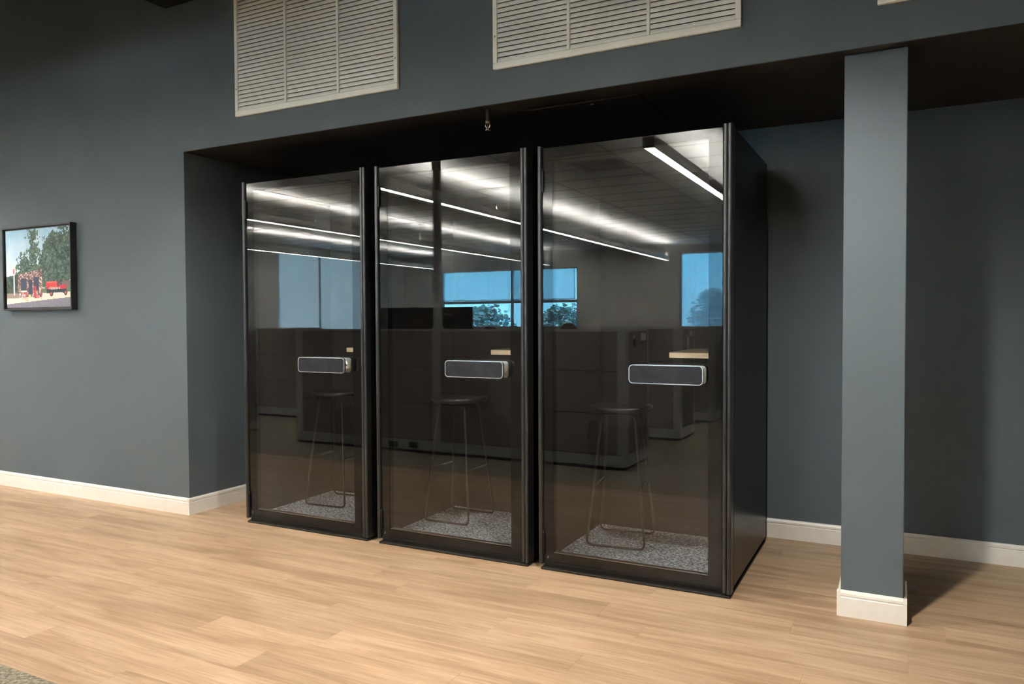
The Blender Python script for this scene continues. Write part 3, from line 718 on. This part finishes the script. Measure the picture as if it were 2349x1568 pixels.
verts = [(px[i], -0.0325, pz[j]) for i in range(NU + 1) for j in range(NV + 1)]
s_ = NV + 1
faces = [(i * s_ + j, (i + 1) * s_ + j, (i + 1) * s_ + j + 1, i * s_ + j + 1) for i in range(NU) for j in range(NV)]
pme = bpy.data.meshes.new('print'); pme.from_pydata(verts, [], faces)
at = pme.color_attributes.new('ink', 'FLOAT_COLOR', 'CORNER')
buf = np.ones((NU * NV, 4, 4), np.float32); buf[:, :, :3] = lin.reshape(NU * NV, 1, 3)
at.data.foreach_set('color', buf.ravel())
m_print = mat('photo_print', (1, 1, 1), 0.5, spec=0.3); n, l = nt(m_print); an = n.new('ShaderNodeAttribute'); an.attribute_name = 'ink'; l.new(an.outputs['Color'], bsdf(m_print).inputs['Base Color'])
link('print', pme, m_print, pf)

# ------------------------------------------------------------------ office cubicles behind the camera (seen in the glass)
PH, PT, BASEZ = 1.225, 0.075, 0.13
SEAMS = (BASEZ, 0.49, 0.86, PH - 0.022)
def partition(label, segs, group='cubicle partitions'):
    """segs: list of ('x'|'y', a0, a1, pos, post spans, tile breaks) forming one joined screen; pos = room-facing face"""
    t = thing('cubicle_partition', label, 'partition', (0, 0, 0), group=group)
    for (ax, a0, a1, p0, p1, posts, brk) in segs:
        def B(n, a, b, q0, q1, z0, z1, m, par=t, bev=0.0):
            return box(n, a, b, q0, q1, z0, z1, m, par, bev) if ax == 'x' else box(n, q0, q1, a, b, z0, z1, m, par, bev)
        B('core', a0 + 0.004, a1 - 0.004, p0 + 0.012, p1 - 0.012, 0.03, PH - 0.022, m_toe)
        B('toe_recess', a0 + 0.01, a1 - 0.01, p0 + 0.014, p1 - 0.014, 0.0015, 0.0295, m_toe)
        B('base_trim', a0, a1, p0 - 0.002, p1 + 0.002, 0.030, BASEZ - 0.002, m_pmetal, bev=0.002)
        B('top_cap', a0, a1, p0, p1, PH - 0.0215, PH, m_pmetal, bev=0.002)
        for (a, b) in posts: B('post', a, b, p0 - 0.003, p1 + 0.003, BASEZ - 0.001, PH - 0.022, m_pmetal, bev=0.002)
        for (a, b) in brk:
            for z0, z1 in zip(SEAMS, SEAMS[1:]):
                for q0, q1 in ((p0, p0 + 0.0115), (p1 - 0.0115, p1)):
                    B('fabric_tile', a + 0.003, b - 0.003, q0, q1, z0 + 0.003, z1 - 0.003, m_fabric, bev=0.002)
    return t
AY = -2.64
pa = partition('long grey fabric partition facing the booths, mirrored in all three', [
    ('x', -2.30, 1.425, AY - PT, AY, [(-2.30, -2.21), (-0.55, -0.46), (1.345, 1.425)], [(-2.21, -1.83), (-1.83, -0.55), (-0.46, 1.205), (1.205, 1.345)]),
    ('y', AY - 0.64, AY - PT - 0.004, 1.425 - PT, 1.425, [(AY - 0.64, AY - 0.61)], [(AY - 0.61, AY - PT - 0.004)])])
for x, z in ((-1.02, 0.070), (-0.78, 0.078)): boxes('outlet', [(x - 0.055, x + 0.055, AY + 0.0022, AY + 0.006, z - 0.03, z + 0.03), (x - 0.035, x - 0.008, AY + 0.006, AY + 0.008, z - 0.012, z + 0.012), (x + 0.008, x + 0.035, AY + 0.006, AY + 0.008, z - 0.012, z + 0.012)], m_plastic, pa)
BY = -4.45
partition('second grey partition end seen beyond the long one, mirrored in the right booth', [
    ('x', -2.30, 1.425, BY - PT, BY, [(1.345, 1.425), (-2.30, -2.21)], [(-2.21, -0.5), (-0.5, 0.70), (0.70, 1.345)]),
    ('y', BY - 0.60, BY - PT - 0.004, 1.425 - PT, 1.425, [(BY - 0.60, BY - 0.57)], [(BY - 0.57, BY - PT - 0.004)])])
CY = -6.08
partition('farthest grey partition end at the right edge of the right booth reflection', [
    ('x', -2.30, 1.425, CY - PT, CY, [(1.345, 1.425), (-2.30, -2.21)], [(-2.21, -0.5), (-0.5, 0.70), (0.70, 1.345)]),
    ('y', CY - 0.60, CY - PT - 0.004, 1.425 - PT, 1.425, [(CY - 0.60, CY - 0.57)], [(CY - 0.57, CY - PT - 0.004)])])
partition('near grey partition end at the left edge of the left booth reflection', [
    ('y', -3.13, -2.50, -3.36 - PT, -3.36, [(-3.13, -3.10)], [(-3.10, -2.82), (-2.82, -2.50)])])
partition('far grey partition between the aisle ends, mirrored in the left booth', [
    ('x', -5.6, -3.36, -4.22 - PT, -4.22, [(-3.42, -3.36)], [(-5.6, -4.42), (-4.42, -4.05), (-4.05, -3.42)])])
# small plates and hooks on the partition ends
def plate(y, z, label):
    t = thing('name_plate', label, 'sign', (1.4275, y, z), group='name plates on partition ends')
    box('holder', 0, 0.006, -0.075, 0.075, -0.035, 0.035, m_pmetal, t, 0.002); box('card', 0.0062, 0.0075, -0.066, 0.066, -0.027, 0.027, m_light, t)
plate(AY - 0.47, 1.155, 'pale name plate on the nearest partition end')
plate(BY - 0.42, 1.15, 'pale name plate on the second partition end')
plate(CY - 0.40, 1.15, 'pale name plate on the farthest partition end')
def hook(y, z, m, L, label):
    t = thing('hanging_strap', label, 'strap', (1.4275, y, z))
    box('hook', 0, 0.012, -0.012, 0.012, 0, 0.03, m_pmetal, t, 0.002)
    bm = bmesh.new(); bm_tube(bm, [(0.008, 0, 0.0), (0.009, 0.008, -L * 0.5), (0.008, -0.006, -L)], [0.010, 0.013, 0.008], n=8); link('strap', mesh_from(bm, 'strap', True), m, t)
hook(AY - 0.20, 1.14, m_plastic, 0.07, 'small dark strap hanging on the nearest partition end')
hook(BY - 0.27, 1.12, m_light, 0.15, 'pale strap hanging on the second partition end')
hook(CY - 0.20, 1.13, m_light, 0.13, 'pale strap hanging on the farthest partition end')
pp = thing('power_pole', 'slim grey power pole from partition top to ceiling, mirrored in the middle booth', 'pole', (-0.508, AY - 0.04, PH))
boxes('pole', [(-0.036, 0.036, -0.03, 0.03, 0.002, ZC - PH - 0.002)], m_pmetal, pp, 0.006); box('foot_collar', -0.045, 0.045, -0.036, 0.036, 0.0005, 0.02, m_pmetal, pp, 0.003)

# desk, monitors and chairs inside the first cubicle
dk = thing('office_desk', 'plain office desk behind the long partition, under the two monitors', 'desk', (-0.45, AY - 0.45, 0))
box('desktop', -1.70, 1.60, -0.33, 0.35, 0.705, 0.735, m_ply, dk, 0.004)
for x in (-1.6, 0.0, 1.5): box('leg_panel', x, x + 0.03, -0.30, 0.33, 0.0015, 0.7045, m_pmetal, dk)
def monitor(x, w, label, logo):
    t = thing('computer_monitor', label, 'monitor', (x, AY - 0.56, 0.7355), group='monitors above the partition')
    top = 0.715; h = 0.36
    s = box('screen_shell', -w / 2, w / 2, -0.018, 0.018, top - h, top, m_plastic, t, 0.006)
    box('display', -w / 2 + 0.01, w / 2 - 0.01, -0.0195, -0.0182, top - h + 0.012, top - 0.012, m_panel, s)
    box('stand_neck', -0.03, 0.03, 0.0185, 0.05, 0.012, top - h + 0.12, m_plastic, t, 0.004); box('stand_foot', -0.13, 0.13, -0.10, 0.10, 0.0, 0.012, m_plastic, t, 0.003)
    if logo:
        L = [(-0.006, 0.004, 0.0183, 0.0192, top - 0.040, top - 0.030)]
        for k, (a, b, c) in enumerate(((-0.045, -0.041, 0.022), (-0.034, -0.028, 0.012), (-0.020, -0.016, 0.020), (-0.008, -0.002, 0.010), (0.005, 0.009, 0.020), (0.016, 0.022, 0.014), (0.030, 0.034, 0.018))): L.append((a, b, 0.0183, 0.0192, top - 0.085, top - 0.085 + c))
        boxes('emblem', L, m_light, s)
monitor(-1.315, 0.63, 'black monitor back above the partition, left of the power pole', False)
monitor(-0.705, 0.57, 'black monitor back with a small pale emblem, beside the power pole', True)
def office_chair(x, y, top, w, label, rz):
    t = thing('office_chair', label, 'chair', (x, y, 0.0012), rz, 'office chairs in the first cubicle')
    bm = bmesh.new(); bm_extrude(bm, rrect(-0.24, 0.24, -0.23, 0.23, 0.07), 'z', 0.44, 0.52); link('seat', mesh_from(bm, 'seat'), m_chairfab, t)
    pts = []
    for k in range(25):
        a = PI * k / 24; pts.append((w * math.cos(a), top - 0.30 + 0.30 * math.sin(a) ** 0.8))
    pts += [(-w * 0.9, 0.60), (w * 0.9, 0.60)]
    extrude('backrest', pts, 'y', -0.26, -0.20, m_chairfab, t)
    tube('back_stem', [(0, -0.05, 0.43), (0, -0.24, 0.46), (0, -0.285, 0.75)], 0.02, m_plastic, t)
    lathe('gas_column', [(0.03, 0.09), (0.03, 0.28), (0.02, 0.285), (0.02, 0.438)], m_plastic, t)
    for k in range(5):
        a = 2 * PI * k / 5 + 0.3; c, s = math.cos(a), math.sin(a)
        g = tube('base_arm', [(0.02 * c, 0.02 * s, 0.10), (0.30 * c, 0.30 * s, 0.075)], [0.022, 0.014], m_plastic, t, n=8)
        lathe('caster', [(0.012, -0.016), (0.03, -0.012), (0.03, 0.012), (0.012, 0.016)], m_plastic, g, 12, 'x', (0.30 * c, 0.30 * s, 0.031))
    for s in (-1, 1): tube('armrest', [(s * 0.25, 0, 0.45), (s * 0.30, 0, 0.50), (s * 0.30, 0.0, 0.66), (s * 0.29, 0.15, 0.67)], 0.016, m_plastic, t, n=8)
office_chair(0.50, AY - 1.16, 1.278, 0.13, 'dark office chair whose rounded back tops the partition, mirrored in the right booth', PI)
office_chair(-0.36, AY - 1.12, 1.247, 0.13, 'dark office chair barely topping the partition, mirrored in the middle booth', PI + 0.15)

# ------------------------------------------------------------------ outside the office windows
GZ = -3.6
gr = st(box('ground', -160, 120, -220, YBACK_R - 1.5, GZ - 0.3, GZ, m_ground))
tag(gr, 'dry grassy ground far below the office windows')
rt = random.Random(11)
def tree_obj(x, y, h, w, label):
    t = thing('tree', label, 'tree', (x, y, GZ), group='trees outside the office windows')
    tube('trunk', [(0, 0, 0), (0.1, 0.05, h * 0.35), (0.0, 0.1, h * 0.72)], [0.22, 0.16, 0.06], m_bark, t, n=8)
    bm = bmesh.new()
    for k in range(3600):
        a = rt.uniform(0, 2 * PI); zz = rt.random(); rr = w * math.sqrt(max(0.02, 1 - (2 * zz - 0.9) ** 2 / 1.35)) * rt.random() ** 0.6
        lump = 1 + 0.6 * noise.noise(Vector((math.cos(a) * 1.7 + x, math.sin(a) * 1.7, zz * 3)))
        c = Vector((math.cos(a) * rr * lump, math.sin(a) * rr * lump, h * (0.30 + 0.70 * zz * (0.82 + 0.25 * lump - 0.1))))
        s = rt.uniform(0.10, 0.20)
        q = Matrix.Rotation(rt.uniform(0, 6.28), 3, 'Z') @ Matrix.Rotation(rt.uniform(-1, 1), 3, 'X')
        bm.faces.new([bm.verts.new(c + q @ Vector(p) * s) for p in ((-1, -0.5, 0), (0.6, -0.6, 0.25), (1, 0.5, 0), (-0.4, 0.7, -0.2))])
    f = link('foliage', mesh_from(bm, 'foliage'), m_leaf, t); f['kind'] = 'stuff'
TR = [(-10.3, -40, 5.7, 1.55, 'low tree mirrored at the left side of the tall window'), (-6.1, -41, 6.5, 1.6, 'tallest tree, mirrored in the tall window of the right booth'), (-1.9, -42, 6.0, 1.7, 'tree outside, hidden beyond the right edge of the right booth reflection'),
      (-22.6, -43, 5.9, 2.2, 'tree mirrored in the wide window beside the monitor with the emblem'), (-16.4, -42, 5.9, 2.0, 'tree mirrored in the wide window near its jamb, in the right booth'), (-28.8, -45, 5.7, 2.2, 'tree mirrored behind the power pole in the middle booth')]
for a in TR: tree_obj(*a)
